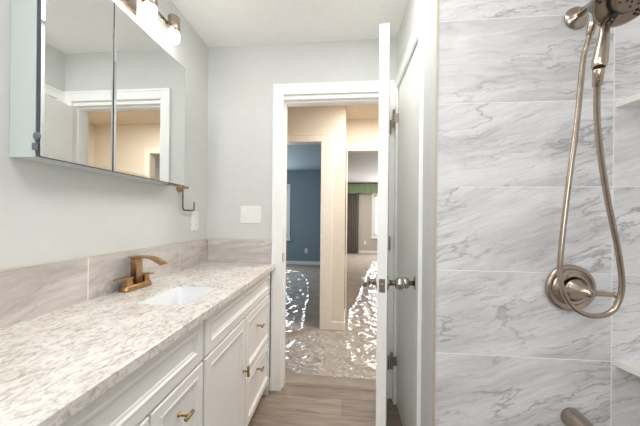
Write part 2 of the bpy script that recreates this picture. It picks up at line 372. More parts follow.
sbox('trim_2', 'trim', (DX0 - 0.02, DX0, YB - 0.001, 1.99, 0, DZ), (DX1, DX1 + 0.02, YB - 0.001, 1.99, 0, DZ), (DX0 - 0.02, DX1 + 0.02, YB - 0.001, 1.99, DZ, DZ + 0.02),
     (DX0, DX0 + 0.011, 1.905, 1.94, 0, DZ), (DX1 - 0.011, DX1, 1.905, 1.94, 0, DZ), (DX0 + 0.011, DX1 - 0.011, 1.905, 1.94, DZ - 0.011, DZ))
casing('trim_3', 'trim', 'x', XR, CD0, CD1, CDZ, 0.062, 0.013, -1, right=0.055)
sbox('baseboard_back', 'trim', (-0.53, DX0 - 0.072, YB - 0.012, YB, 0, 0.09))
sbox('baseboard_right', 'trim', (XR - 0.012, XR, 1.02, CD0 - 0.062, 0, 0.09))
# metal strip where planks meet carpet
tag(MB().prism([(1.925, 0.0), (1.93, 0.006), (1.945, 0.009), (1.96, 0.007), (1.966, 0.0)], 'x', DX0 + 0.012, DX1 - 0.012).build('threshold_strip', 'plank'),
    'low brown transition strip across the open doorway where planks meet carpet', 'threshold')

# ------------------------------------------------------------------ hall, bedroom, living room beyond the doorway
HY = 2.95; HX = 0.012; OY = 3.37; OX1 = 0.80
BX0, BX1, BZ = -1.02, -0.255, 2.05
sbox('floor_carpet', 'carpet', (-3.0, 3.0, 1.945, 9.6, -0.05, 0.0))
sbox('wall_hall_near', 'hall', (-2.4, DX0 - 0.02, 1.93, 1.985, 0, ZC), (DX1 + 0.02, 1.6, 1.93, 1.985, 0, ZC), (DX0 - 0.02, DX1 + 0.02, 1.93, 1.985, DZ + 0.02, ZC))
casing('trim_4', 'halltrim', 'y', 1.985, DX0, DX1, DZ, 0.065, 0.014, 1)
sbox('wall_hall_far', 'hall', (-2.4, BX0 - 0.02, HY, HY + 0.05, 0, ZC), (BX1 + 0.02, HX, HY, HY + 0.05, 0, ZC), (BX0 - 0.02, BX1 + 0.02, HY, HY + 0.05, BZ + 0.02, ZC))
sbox('wall_bedroom_near', 'blue', (-3.0, BX0 - 0.02, HY + 0.05, HY + 0.1, 0, ZC), (BX1 + 0.02, HX - 0.05, HY + 0.05, HY + 0.1, 0, ZC), (BX0 - 0.02, BX1 + 0.02, HY + 0.05, HY + 0.1, BZ + 0.02, ZC))
casing('trim_5', 'halltrim', 'y', HY, BX0, BX1, BZ, 0.085, 0.014, -1, right=0.125)
sbox('trim_6', 'halltrim', (BX0 - 0.02, BX0, HY, HY + 0.1, 0, BZ), (BX1, BX1 + 0.02, HY, HY + 0.1, 0, BZ), (BX0 - 0.02, BX1 + 0.02, HY, HY + 0.1, BZ, BZ + 0.02))
sbox('baseboard_hall', 'halltrim', (BX1 + 0.125, HX, HY - 0.013, HY, 0, 0.085), (HX, HX + 0.013, HY - 0.013, OY, 0, 0.085))
sbox('wall_hall_end', 'hall', (HX - 0.05, HX, HY + 0.05, OY, 0, ZC))
sbox('wall_hall_opening', 'hall', (OX1, 1.6, OY, OY + 0.1, 0, ZC), (HX, OX1, OY, OY + 0.1, 2.05, ZC))
casing('trim_7', 'halltrim', 'y', OY, HX + 0.014, OX1, 2.05, 0.07, 0.012, -1, left=0.001)
sbox('wall_hall_right', 'hall', (1.6, 1.7, 1.93, OY + 0.1, 0, ZC))
sbox('wall_hall_left', 'hall', (-2.5, -2.4, 1.93, HY, 0, ZC))
sbox('ceiling_hall', 'hallceil', (-2.4, 1.6, 1.93, OY + 0.1, ZC, ZC + 0.05))
# bedroom
BY = 6.95
sbox('ceiling_bedroom', 'blueceil', (-3.0, HX - 0.05, HY + 0.1, BY, ZC, ZC + 0.05))
sbox('wall_bedroom_right', 'blue', (HX - 0.1, HX - 0.05, HY + 0.1, 9.5, 0, ZC))
sbox('wall_bedroom_left', 'blue', (-3.1, -3.0, HY + 0.05, BY, 0, ZC))
WB0, WB1, WZ0, WZ1 = -2.35, -1.47, 0.72, 2.02
sbox('wall_bedroom_far', 'blue', (-3.0, WB0, BY, BY + 0.1, 0, ZC), (WB1, HX - 0.1, BY, BY + 0.1, 0, ZC), (WB0, WB1, BY, BY + 0.1, 0, WZ0), (WB0, WB1, BY, BY + 0.1, WZ1, ZC))
def window(name, x0, x1, y, z0, z1, sill):
    f = MB(); c = 0.07
    f.box(x0 - c, x0, y - 0.018, y, z0 - c, z1 + c).box(x1, x1 + c, y - 0.018, y, z0 - c, z1 + c).box(x0, x1, y - 0.018, y, z1, z1 + c).box(x0, x1, y - 0.018, y, z0 - c, z0)
    f.box(x0, x0 + 0.05, y + 0.02, y + 0.07, z0, z1).box(x1 - 0.05, x1, y + 0.02, y + 0.07, z0, z1).box(x0, x1, y + 0.02, y + 0.07, z1 - 0.05, z1).box(x0, x1, y + 0.02, y + 0.07, z0, z0 + 0.05)
    zm = (z0 + z1) / 2; f.box(x0 + 0.05, x1 - 0.05, y + 0.02, y + 0.07, zm - 0.02, zm + 0.02)
    o = struct(f.build(name, 'trim'))
    MB().box(x0 + 0.05, x1 - 0.05, y + 0.04, y + 0.046, z0 + 0.05, z1 - 0.05).build('window_pane', 'glass', o)
    MB().box(x0 - c - 0.03, x1 + c + 0.03, y - 0.06, y, z0 - c - 0.03, z0 - c, 0.004).build('window_sill', 'trim', o)
    return o
window('window_2', WB0, WB1, BY, WZ0, WZ1, True)
sbox('baseboard_bedroom', 'trim', (-2.99, HX - 0.1, BY - 0.013, BY, 0, 0.09))
# living room
LY = 9.5
sbox('ceiling_living', 'livceil', (HX - 0.05, 3.0, OY + 0.1, LY, ZC, ZC + 0.05))
sbox('wall_living_left', 'living', (HX - 0.05, HX - 0.004, OY + 0.1, LY, 0, ZC))
sbox('wall_living_right', 'living', (3.0, 3.1, OY + 0.1, LY, 0, ZC))
sbox('wall_living_near', 'living', (1.6, 3.0, OY + 0.05, OY + 0.1, 0, ZC))
VX0, VX1, VZ0, VZ1 = 1.03, 2.2, 0.62, 2.02
sbox('wall_living_far', 'living', (HX - 0.1, VX0, LY, LY + 0.1, 0, ZC), (VX1, 3.0, LY, LY + 0.1, 0, ZC), (VX0, VX1, LY, LY + 0.1, 0, VZ0), (VX0, VX1, LY, LY + 0.1, VZ1, ZC))
window('window_3', VX0, VX1, LY, VZ0, VZ1, True)
sbox('baseboard_living', 'trim', (HX + 0.5, 2.99, LY - 0.013, LY, 0, 0.10))

# green valance and taupe curtain on the far living room wall
v = thing('window_valance', 'green fabric valance with scalloped lower edge high on the far room wall', 'valance', (1.2, LY - 0.1, 2.2))
n = 60; x0, x1 = 0.04 - 1.2, 2.5 - 1.2
top = [(x0 + (x1 - x0) * i / n, 0.19) for i in range(n + 1)]; bot = [(x0 + (x1 - x0) * i / n, -0.10 - 0.035 * abs(math.sin(i / n * PI * 5))) for i in range(n + 1)]
mm = MB()
mm.rings([[(p[0], -0.075 + 0.008 * math.sin(i * 1.3), p[1]) for i, p in enumerate(r_)] for r_ in (top, bot)], closed=False, cap0=False, cap1=False)
mm.rings([[(p[0], -0.065 + 0.008 * math.sin(i * 1.3), p[1]) for i, p in enumerate(r_)] for r_ in (top, bot)], closed=False, cap0=False, cap1=False)
mm.build('valance_fabric', 'valance', v)
MB().box(x0, x1, -0.063, 0.1, 0.17, 0.195).build('mounting_board', 'trim', v)
mm = MB(); n = 70
for off in (0, 0.006):
    mm.rings([[(0.06 + 0.44 * i / n, LY - 0.08 + off + 0.03 * math.sin(i / n * PI * 11), z) for i in range(n + 1)] for z in (2.36, 1.2, 0.03)], closed=False, cap0=False, cap1=False)
tag(mm.build('curtain', 'curtain'), 'long taupe curtain hanging in folds beneath the green valance', 'curtain')

def outlet(name, label, cat, P, U, Nn, wd=0.072, ht=0.118, kind='outlet', group=None):
    """cover plate at P on a wall; U = horizontal axis, Nn = outward normal"""
    t = thing(name, label, cat, P, group); U, Nn = Vector(U), Vector(Nn); V = Vector((0, 0, 1))
    def slab(w_, h_, d0, d1, cx=0, cz=0, b=0.002):
        def rr(i, h): return [U * (cx + sx * (w_ / 2 - i)) + V * (cz + sz * (h_ / 2 - i)) + Nn * h for sx, sz in ((-1, -1), (1, -1), (1, 1), (-1, 1))]
        return MB().rings([rr(0, d0), rr(0, d1 - b), rr(b, d1)], smooth=False)
    slab(wd, ht, 0, 0.006).build('cover_plate', 'plate', t)
    if kind == 'switch':
        for cx in (-0.042, 0, 0.042):
            slab(0.031, 0.064, 0.006, 0.0105, cx, b=0.003).build('rocker', 'plate', t)
    else:
        for cz in (0.024, -0.024):
            f = slab(0.033, 0.032, 0.006, 0.0085, 0, cz).build('socket', 'plate', t)
            s1 = slab(0.003, 0.009, 0.0085, 0.0092, -0.007, cz, 0.0002); s1.build('slot', 'rubber', f)
            s2 = slab(0.003, 0.007, 0.0085, 0.0092, 0.007, cz, 0.0002); s2.build('slot', 'rubber', f)
    return t
outlet('light_switch', 'white triple rocker switch plate on the back wall left of the doorway', 'light switch', (-0.66, YB, 1.235), (1, 0, 0), (0, -1, 0), 0.150, 0.122, 'switch')
outlet('power_outlet', 'white outlet plate on the left wall just above the backsplash near the corner', 'outlet', (XL, 1.71, 1.187), (0, -1, 0), (1, 0, 0), 0.074, 0.128)
outlet('power_outlet', 'small outlet low on the far slate blue bedroom wall', 'outlet', (-0.97, BY, 0.36), (1, 0, 0), (0, -1, 0))
outlet('power_outlet', 'small outlet low on the far grey living room wall', 'outlet', (0.735, LY, 0.37), (1, 0, 0), (0, -1, 0))

# ------------------------------------------------------------------ doors
def knob_prof(): return [(0, 0.030), (0.004, 0.031), (0.008, 0.026), (0.011, 0.0125), (0.030, 0.0115), (0.034, 0.017), (0.038, 0.0235), (0.046, 0.0265), (0.058, 0.0262), (0.066, 0.0235), (0.069, 0.018), (0.070, 0.001)]
LW, LT = 0.716, 0.0205
leaf = MB().box(0.004, LW, -LT, LT, 0.012, 2.028, 0.002).build('door_1', 'door'); struct(leaf, 'white bathroom door standing open with its latch edge towards the camera')
leaf.location = (DX1, 1.85, 0); leaf.rotation_euler = (0, 0, math.atan2(-0.708, -0.12))
for s in (-1, 1):
    kb = MB().lathe((0.655, s * LT, 0.935), (0, s, 0), knob_prof()[3:]).build('door_knob', 'knob', leaf)
    MB().lathe((0.655, s * LT, 0.935), (0, s, 0), knob_prof()[:4]).build('rosette', 'knob', kb)
lp = MB().box(LW, LW + 0.0012, -0.0125, 0.0125, 0.907, 0.963).build('latch_plate', 'nickel', leaf)
MB().prism([(-0.007, 0.928), (0.007, 0.928), (0.007, 0.943), (-0.007, 0.943)], 'x', LW + 0.0012, LW + 0.008).build('latch_bolt', 'steel', lp)
MB().cyl((LW + 0.001, 0, 0.914), (LW + 0.002, 0, 0.914), 0.004, 10).build('screw', 'steel', lp)
MB().cyl((LW + 0.001, 0, 0.956), (LW + 0.002, 0, 0.956), 0.004, 10).build('screw', 'steel', lp)
for z in (0.25, 1.05, 1.83):
    MB().cyl((-0.002, 0.026, z - 0.045), (-0.002, 0.026, z + 0.045), 0.006, 10).build('hinge', 'nickel', leaf)
strike = MB().box(DX0, DX0 + 0.0015, 1.872, 1.897, 0.905, 0.965).build('strike_plate', 'steel'); tag(strike, 'small metal strike plate on the left door jamb', 'strike plate')

cl = MB().box(XR + 0.004, XR + 0.039, CD0 - 0.006, CD1 - 0.003, 0.012, CDZ - 0.004, 0.002).build('door_2', 'closet'); struct(cl, 'plain closed closet door in the right wall beside the shower')
kb = MB().lathe((XR + 0.004, 1.336, 0.905), (-1, 0, 0), knob_prof()[3:]).build('door_knob', 'knob', cl)
MB().lathe((XR + 0.004, 1.336, 0.905), (-1, 0, 0), [(0, 0.033), (0.004, 0.034), (0.009, 0.028), (0.011, 0.0125)]).build('rosette', 'knob', kb)
for z in (1.875, 0.285):
    h = MB()
    for j in range(5):
        h.cyl((XR - 0.026, CD1 + 0.004, z - 0.045 + j * 0.018), (XR - 0.026, CD1 + 0.004, z - 0.028 + j * 0.018), 0.0085, 12)
    h.lathe((XR - 0.026, CD1 + 0.004, z + 0.045), (0, 0, 1), [(0, 0.004), (0.003, 0.008), (0.009, 0.008), (0.012, 0.003)], 12)
    h.lathe((XR - 0.026, CD1 + 0.004, z - 0.046), (0, 0, -1), [(0, 0.004), (0.003, 0.008), (0.009, 0.008), (0.012, 0.003)], 12)
    hg = h.build('hinge', 'nickel', cl)
    MB().box(XR - 0.024, XR + 0.006, CD1 - 0.002, CD1 - 0.0005, z - 0.030, z + 0.030).build('hinge_leaf', 'nickel', hg)

# ------------------------------------------------------------------ vanity
VX, VY0, VY1, VTOP = -0.505, 0.02, 1.845, 0.858
va = thing('vanity_cabinet', 'long white vanity cabinet with raised frame fronts and brass pulls along left wall', 'cabinet', (-0.75, 0.93, 0))
def vp(x, y, z): return (x + 0.75, y - 0.93, z)
b = MB()
def vb(x0, x1, y0, y1, z0, z1, bev=0): b.box(x0 + 0.75, x1 + 0.75, y0 - 0.93, y1 - 0.93, z0, z1, bev)
FB = VX - 0.020                                        # back of the fronts
for y0, zt in ((VY0, VTOP), (0.938, 0.69), (VY1 - 0.018, VTOP)): vb(XL + 0.002, FB, y0, y0 + 0.018, 0.085, zt)
vb(XL + 0.002, FB, VY0, VY1, 0.085, 0.103); vb(XL + 0.002, XL + 0.01, VY0, VY1, 0.085, VTOP)
for y0, y1 in ((VY0, 0.06), (0.93, 0.966), (VY1 - 0.04, VY1)): vb(FB - 0.018, FB, y0, y1, 0.085, VTOP)
for z0, z1 in ((0.085, 0.115), (0.68, 0.71), (VTOP - 0.02, VTOP)): vb(FB - 0.018, FB, VY0, VY1, z0, z1)
b.build('carcass', 'cab', va)
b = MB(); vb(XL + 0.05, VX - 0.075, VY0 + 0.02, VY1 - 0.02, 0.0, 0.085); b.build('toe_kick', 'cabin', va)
for y0 in (VY0 + 0.005, VY1 - 0.05):
    b = MB(); b.prism([(y0 - 0.93, 0.085), (y0 - 0.93 + 0.012, 0.0), (y0 - 0.93 + 0.034, 0.0), (y0 - 0.93 + 0.045, 0.085)], 'x', VX - 0.060 + 0.75, VX - 0.004 + 0.75); b.build('foot', 'cab', va)
b = MB(); vb(FB - 0.02, VX - 0.005, VY1 + 0.0, YB - 0.001, 0.0, VTOP); 
b.build('filler_strip', 'filler', va)

def front(name, y0, y1, z0, z1, fr=0.052):
    g = 0.0022; y0 += g; y1 -= g; z0 += g; z1 -= g
    def rg(i, x): return [vp(x, a, c) for a, c in ((y0 + i, z0 + i), (y1 - i, z0 + i), (y1 - i, z1 - i), (y0 + i, z1 - i))]
    m = MB().rings([rg(0, VX - 0.019), rg(0, VX - 0.003), rg(0.003, VX), rg(fr - 0.012, VX), rg(fr - 0.009, VX + 0.0018), rg(fr - 0.003, VX + 0.0018), rg(fr + 0.001, VX - 0.004), rg(fr + 0.007, VX - 0.006), rg(fr + 0.009, VX - 0.009)], smooth=False)
    return m.build(name, 'cab', va)
def pull(parent, y, z, vertical=False):
    x0 = VX - (0.009 if not vertical else 0.0)
    m = MB(); L = 0.021 if not vertical else 0.026; e = VX + 0.027
    m.lathe(vp(x0, y, z), (1, 0, 0), [(0, 0.008), (0.003, 0.0075), (0.006, 0.0045), (e - x0, 0.0045)], 12)
    a, c = (vp(e, y, z - L), vp(e, y, z + L)) if vertical else (vp(e, y - L, z), vp(e, y + L, z))
    m.cyl(a, c, 0.0062, 14, bev=0.001)
    return m.build('pull', 'pull', parent)
front('false_front', 0.955, 1.835, 0.695, 0.853, 0.045)
d = front('door', 0.955, 1.372, 0.088, 0.690); pull(d, 1.338, 0.43, True)
for z0, z1, pz in ((0.372, 0.690, 0.565), (0.088, 0.368, 0.305)):
    d = front('drawer', 1.376, 1.835, z0, z1, 0.045); pull(d, 1.585, pz)
front('false_front', 0.03, 0.944, 0.695, 0.853, 0.045)
for z0, z1, pz in ((0.372, 0.690, 0.590), (0.088, 0.368, 0.305)):
    d = front('drawer', 0.675, 0.944, z0, z1, 0.045); pull(d, 0.81, pz)
d = front('door', 0.355, 0.671, 0.088, 0.690); pull(d, 0.39, 0.43, True)
d = front('door', 0.03, 0.351, 0.088, 0.690); pull(d, 0.32, 0.43, True)

# counter with the sink cut-out
SX0, SX1, SY0, SY1 = -0.795, -0.578, 0.945, 1.238
CT, CB_, CXF = 0.888, 0.8585, -0.478
def rrect(x0, x1, y0, y1, r, n=6):
    out = []
    for cx, cy, a0 in ((x1 - r, y1 - r, 0), (x0 + r, y1 - r, PI / 2), (x0 + r, y0 + r, PI), (x1 - r, y0 + r, 1.5 * PI)):
        out += [(cx + r * math.cos(a0 + PI / 2 * i / n), cy + r * math.sin(a0 + PI / 2 * i / n)) for i in range(n + 1)]
    return out
inn = rrect(SX0, SX1, SY0, SY1, 0.018)
def outr(i):
    n = len(inn) // 4; c = [(CXF - i, YB - 0.001), (XL + 0.001, YB - 0.001), (XL + 0.001, 0.0 + i), (CXF - i, 0.0 + i)]
    return [c[j // n] for j in range(4 * n)]
def rim(x0, x1, y0, y1, n=7):
    return None
m = MB(); bm = m.bm
def loopv(pts, z): return [bm.verts.new((p[0], p[1], z)) for p in pts]
n4 = len(inn) // 4
it, ib = loopv(inn, CT), loopv(inn, CB_)
oc = [(CXF, YB - 0.001), (XL + 0.001, YB - 0.001), (XL + 0.001, 0.0), (CXF, 0.0)]
ot = loopv([(CXF - 0.003, oc[0][1]), oc[1], (oc[2][0], 0.003), (CXF - 0.003, 0.003)], CT); om = loopv(oc, CT - 0.003); ob = loopv(oc, CB_)
def annulus(iv, ov):
    for q in range(4):
        for j in range(n4 - 1): bm.faces.new((iv[q * n4 + j], iv[q * n4 + j + 1], ov[q]))
        nx = (q + 1) % 4; bm.faces.new((iv[q * n4 + n4 - 1], iv[(nx * n4) % len(iv)], ov[nx], ov[q]))
annulus(it, ot); annulus(ib, ob)
for A, B in ((ot, om), (om, ob)):
    for q in range(4): bm.faces.new((A[q], A[(q + 1) % 4], B[(q + 1) % 4], B[q]))
for j in range(len(inn)): bm.faces.new((it[j], it[(j + 1) % len(inn)], ib[(j + 1) % len(inn)], ib[j]))
tag(m.build('countertop', 'counter'), 'speckled white and grey stone counter with a sink cut-out on the white vanity', 'countertop')

sk = thing('sink', 'white porcelain undermount basin set into the speckled counter below the faucet', 'sink', ((SX0 + SX1) / 2, (SY0 + SY1) / 2, CB_))
def sr(i, z, r): 
    h, v_ = (SX1 - SX0) / 2, (SY1 - SY0) / 2
    return [(x, y, z) for x, y in rrect(-h + i, h - i, -v_ + i, v_ - i, r)]
MB().rings([sr(-0.016, -0.150, 0.03), sr(-0.024, -0.001, 0.03), sr(0.0006, -0.001, 0.018), sr(0.0006, 0.020, 0.018), sr(0.004, 0.0215, 0.018), sr(0.007, 0.019, 0.018), sr(0.014, -0.09, 0.025), sr(0.035, -0.118, 0.03), sr(0.075, -0.125, 0.02)]).build('basin', 'porc', sk)
MB().lathe((0, 0, -0.125), (0, 0, 1), [(0, 0.022), (0.002, 0.022), (0.003, 0.016), (0.006, 0.013), (0.007, 0.001)], 20).build('drain', 'gold', sk)

# backsplash tiles
def splash(name, P0, U, Nn, cuts, label, seed, ends):
    t = thing(name, label, 'backsplash', P0); U_, N_ = Vector(U), Vector(Nn); m = MB()
    for i in range(len(cuts) - 1):
        m.tile(U_ * cuts[i], U, (0, 0, 1), Nn, cuts[i + 1] - cuts[i], 0.166, 0.010, seed + i)
    m.build('tiles', 'tileb', t)
    gm = MB(); gm.rings([[U_ * q + N_ * h + Vector((0, 0, z)) for h, z in ((0.0002, 0.0005), (0.0094, 0.0005), (0.0094, 0.1652), (0.0002, 0.1652))] for q in (cuts[0] + 0.002, cuts[-1] - 0.002)], smooth=False)
    gm.build('grout', 'grout', t)
    e = MB(); L0, L1 = ends
    e.rings([[U_ * q + N_ * h + Vector((0, 0, z)) for h, z in ((0, 0.1655), (0.0112, 0.1655), (0.0112, 0.169), (0, 0.169))] for q in (L0, L1)], smooth=False)
    e.build('edge_strip', 'goldtrim' if name == 'backsplash' else 'goldtrim', t)
    return t
splash('backsplash', (XL, 0.0, CT), (0, 1, 0), (1, 0, 0), [0.0, 0.35, 0.955, 1.535, 1.869], 'long veined grey tile backsplash along the left wall behind the faucet', 61, (0, 1.858))
splash('backsplash', (XL + 0.0105, YB, CT), (1, 0, 0), (0, -1, 0), [0.0, 0.470], 'short grey tile backsplash on the back wall under the light switch', 75, (0, 0.470))

# faucet
fa = thing('faucet', 'bronze two-handle faucet with flat waterfall spout behind the small sink', 'faucet', (-0.940, 1.152, CT))
def roundbox(x0, x1, y0, y1, z0, z1, r, bev=0.004):
    return MB().rings([[(x, y, z) for x, y in rrect(x0 + i, x1 - i, y0 + i, y1 - i, max(r - i, 0.002))] for i, z in ((0, z0), (0, z1 - bev), (bev * 0.3, z1 - bev * 0.3), (bev, z1))], smooth=False)
MB().rings([[(x, y, z) for x, y in rrect(-0.026 + i, 0.026 - i, -0.078 + i, 0.078 - i, 0.018 - i * 0.5)] for i, z in ((0, 0), (0, 0.006), (0.004, 0.020), (0.006, 0.024))]).build('base_plate', 'gold', fa)
MB().rings([[(x, y, z) for x, y in rrect(-0.018 + i, 0.018 - i, -0.019 + i, 0.019 - i, 0.005)] for i, z in ((0, 0.024), (0.001, 0.132), (0.001, 0.138))]).build('body', 'gold', fa)
# flat spout: curve from above the body, out over the sink and tipping down
prof = [(-0.022, 0.142), (0.02, 0.143), (0.06, 0.1425), (0.080, 0.140), (0.092, 0.135), (0.112, 0.124), (0.134, 0.112)]
rg = []
for i, (x, z) in enumerate(prof):
    hw = 0.023; t = 0.0035
    a = prof[max(i - 1, 0)]; c = prof[min(i + 1, len(prof) - 1)]; dn = Vector((c[0] - a[0], 0, c[1] - a[1])).normalized(); nn = Vector((-dn.z, 0, dn.x))
    rg.append([Vector((x, y, z)) + nn * h for y, h in ((-hw, -t), (hw, -t), (hw, t), (0.6 * hw, t), (0.5 * hw, t * 0.4), (-0.5 * hw, t * 0.4), (-0.6 * hw, t), (-hw, t))])
MB().rings(rg, smooth=False).build('spout', 'gold', fa)
for s in (-1, 1):
    h = MB(); h.rings([[(x, y + s * 0.050, z) for x, y in rrect(-0.016 + i, 0.016 - i, -0.015 + i, 0.015 - i, 0.004)] for i, z in ((-0.002, 0.023), (0, 0.030), (0.002, 0.056), (0.001, 0.060))], smooth=False)
    hd = h.build('handle', 'gold', fa)
    L = [(0.0, 0.054, 0.016), (0.03, 0.055, 0.0145), (0.06, 0.056, 0.012), (0.078, 0.056, 0.008)]
    dirv = Vector((-0.12, s * 1.0, 0)).normalized() if s < 0 else Vector((0.6, s * 0.8, 0)).normalized(); pv = Vector((-dirv.y, dirv.x, 0))
    if s > 0: L = [(q * 0.72, z - q * 0.10, w_) for q, z, w_ in L]
    rr = [[Vector((0, s * 0.050, z)) + dirv * (q - 0.016) + pv * k_ + Vector((0, 0, dz)) for k_, dz in ((-w_, 0), (w_, 0), (w_, 0.006), (-w_, 0.006))] for q, z, w_ in L]
    MB().rings(rr, smooth=False).build('lever', 'gold', hd)

# ------------------------------------------------------------------ mirror cabinet
mc = thing('medicine_cabinet', 'white mirrored medicine cabinet with two uneven mirror doors on the left wall', 'medicine cabinet', (XL, 1.07, 1.386))
MY0, MY1, MZ = 0.712 - 1.07, 1.433 - 1.07, 0.654; MD = 0.086
b = MB(); b.box(0.001, MD, MY0, MY0 + 0.012, 0, MZ, 0.001).box(0.001, MD, MY1 - 0.012, MY1, 0, MZ, 0.001).box(0.001, MD, MY0 + 0.012, MY1 - 0.012, 0, 0.012).box(0.001, MD, MY0 + 0.012, MY1 - 0.012, MZ - 0.012, MZ).box(0.001, 0.006, MY0 + 0.012, MY1 - 0.012, 0.012, MZ - 0.012)
b.build('cabinet_box', 'cabside', mc)
sp = 0.964 - 1.07
for y0, y1, nm in ((MY0 + 0.001, sp - 0.0014, 'mirror_door'), (sp + 0.0014, MY1, 'mirror_door')):
    dm = MB().box(MD + 0.003, MD + 0.0125, y0, y1, 0.001, MZ - 0.001).build(nm, 'edge', mc)
    bv = 0.010
    def mr(i, h): return [(h, y, z) for y, z in ((y0 + i, 0.001 + i), (y1 - i, 0.001 + i), (y1 - i, MZ - 0.001 - i), (y0 + i, MZ - 0.001 - i))]
    MB().rings([mr(0.0015, MD + 0.0125), mr(0.0015, MD + 0.0135), mr(bv, MD + 0.0150)], smooth=False).build('mirror_glass', 'mirror', dm)
hm = MB().box(MD + 0.0002, MD + 0.003, MY0 + 0.002, MY0 + 0.010, 0.012, MZ - 0.012).build('door_gap_strip', 'edge', mc)  # dark strip coloured to read as the shaded gap behind the mirror door
hn = MB(); hn.lathe((MD + 0.008, MY0 - 0.0005, 0.060), (0, -1, 0), [(0, 0.012), (0.003, 0.012), (0.005, 0.009)], 16); hn.box(MD - 0.006, MD + 0.010, MY0 - 0.004, MY0 - 0.0005, 0.020, 0.040)
hn.build('hinge', 'greyplastic', mc)
MB().box(MD - 0.03, MD - 0.006, MY1 - 0.10, MY1 - 0.02, -0.006, 0.0).build('mounting_clip', 'steel', mc)

# ------------------------------------------------------------------ vanity light
vl = thing('vanity_light', 'brushed nickel vanity light bar with glowing glass cylinders above the mirrors', 'wall light', (XL, 1.06, 2.20))
MB().rings([[(h, y, z) for y, z in ((-0.115 + i, -0.055 + i), (0.115 - i, -0.055 + i), (0.115 - i, 0.055 - i), (-0.115 + i, 0.055 - i))] for i, h in ((0, 0.001), (0, 0.016), (0.008, 0.024))], smooth=False).build('backplate', 'nickel', vl)
MB().cyl((0.02, 0, 0.0), (0.075, 0, 0.0), 0.012).build('stem', 'nickel', vl)
MB().box(0.064, 0.084, -0.285, 0.285, -0.010, 0.010, 0.002).build('bar', 'nickel', vl)
for y in (-0.255, -0.085, 0.085, 0.255):
    ho = MB().lathe((0.107, y, -0.039), (0, 0, 1), [(0, 0.028), (0.002, 0.0295), (0.074, 0.0295), (0.077, 0.027)], 28).build('lamp_holder', 'nickel', vl)
    MB().lathe((0.107, y, -0.040), (0, 0, -1), [(0, 0.026), (0.036, 0.026), (0.044, 0.023), (0.047, 0.016), (0.048, 0.001)], 28).build('glass_shade', 'glow', ho)

# towel hook
th_ = thing('towel_holder', 'bronze wall post with an open steel wire towel hook below the mirrors', 'towel holder', (XL, 1.535, 1.388))
MB().lathe((0, 0, 0), (1, 0, 0), [(0, 0.026), (0.004, 0.026), (0.012, 0.022), (0.016, 0.013), (0.026, 0.011), (0.044, 0.007), (0.050, 0.006), (0.052, 0.0075), (0.060, 0.0075), (0.062, 0.003)], 24).build('post', 'gold', th_)
pts = spline([(0.024, 0, -0.008), (0.026, 0.0, -0.05), (0.026, 0.0, -0.10), (0.026, 0.003, -0.122), (0.026, 0.014, -0.132), (0.026, 0.06, -0.133), (0.026, 0.108, -0.133), (0.026, 0.120, -0.127), (0.026, 0.124, -0.112), (0.026, 0.124, -0.078)], 5)
MB().tube(pts, 0.0050, 10).build('wire_hook', 'hookwire', th_)

# ------------------------------------------------------------------ shower fittings
# corner shelves
for z, lab in ((1.6185, 'upper curved white corner shelf beside the shower hose'), (0.747, 'lower curved white corner shelf below the shower valve height')):
    tx = XT - 0.0095; L = tx - 0.914; m = MB()
    poly = [(tx, YS)] + [(tx - L * math.cos(PI / 2 * q / 24), YS - L * math.sin(PI / 2 * q / 24)) for q in range(25)]
    m.prism(poly, 'z', z - 0.020, z); tag(m.build('corner_shelf', 'shelf'), lab, 'shelf')

# shower arm + combination head
sa = thing('shower_fixture', 'brushed nickel shower head with docked wand on its wall arm and long looping hose', 'shower', (0.785, YS, 1.908))
SA = Vector((0.785, YS, 1.908))
MB().lathe((0, 0, 0), (0, -1, 0), [(0, 0.037), (0.003, 0.038), (0.008, 0.035), (0.012, 0.027), (0.016, 0.019), (0.019, 0.015), (0.024, 0.011)], 28).build('flange', 'shower', sa)
arm = spline([(0, -0.002, 0), (-0.008, -0.045, -0.004), (-0.026, -0.085, -0.020), (-0.046, -0.125, -0.050), (-0.052, -0.140, -0.062)], 6)
MB().tube(arm, 0.0105, 14).build('arm_pipe', 'shower', sa)

HN = Vector((0.10, -0.70, -0.70)).normalized(); HC = Vector((0.701, 0.722, 1.790)); HR = 0.088
o1 = HC - SA
sh = MB().lathe(o1 + HN * -0.062, HN, [(0.010, 0.022), (0.030, 0.028), (0.045, 0.052), (0.054, 0.074), (0.059, HR - 0.002), (0.061, HR), (0.0622, HR - 0.002)], 48).build('shower_head', 'shower', sa)
MB().lathe(o1 + HN * -0.0005, HN, [(0, HR - 0.004), (0.001, HR - 0.005), (0.0012, HR - 0.03)], 44).build('spray_face', 'showerface', sh)
hdn = Vector((-0.13, 0.05, -0.95)); hdn = (hdn - HN * hdn.dot(HN)).normalized(); hsd = HN.cross(hdn)
def onface(u, v, h=0.0): return hdn * u + hsd * v + HN * h
WR = 0.054
def nozzle_mesh(r, h):
    m_ = MB(); m_.lathe((0, 0, 0), HN, [(0, r), (h * 0.8, r * 0.9), (h, r * 0.3)], 8)
    o_ = m_.build('nozzle', 'rubber'); return o_
n0 = nozzle_mesh(0.0034, 0.0025); n0.parent = sh; used0 = False
def put(src, par, p, first):
    o_ = src if first else src.copy()
    if not first: C.objects.link(o_); o_.parent = par
    o_.location = p
first = True
for c_ in range(9):
    a = math.radians(40 * c_ + 20)
    if math.cos(a) > 0.93: continue
    for rr_, da in ((0.0655, -0.09), (0.0655, 0.09), (0.072, -0.17), (0.073, 0.0), (0.072, 0.17), (0.080, -0.08), (0.080, 0.08)):
        put(n0, sh, o1 + onface(rr_ * math.cos(a + da), rr_ * math.sin(a + da), 0.0006), first); first = False
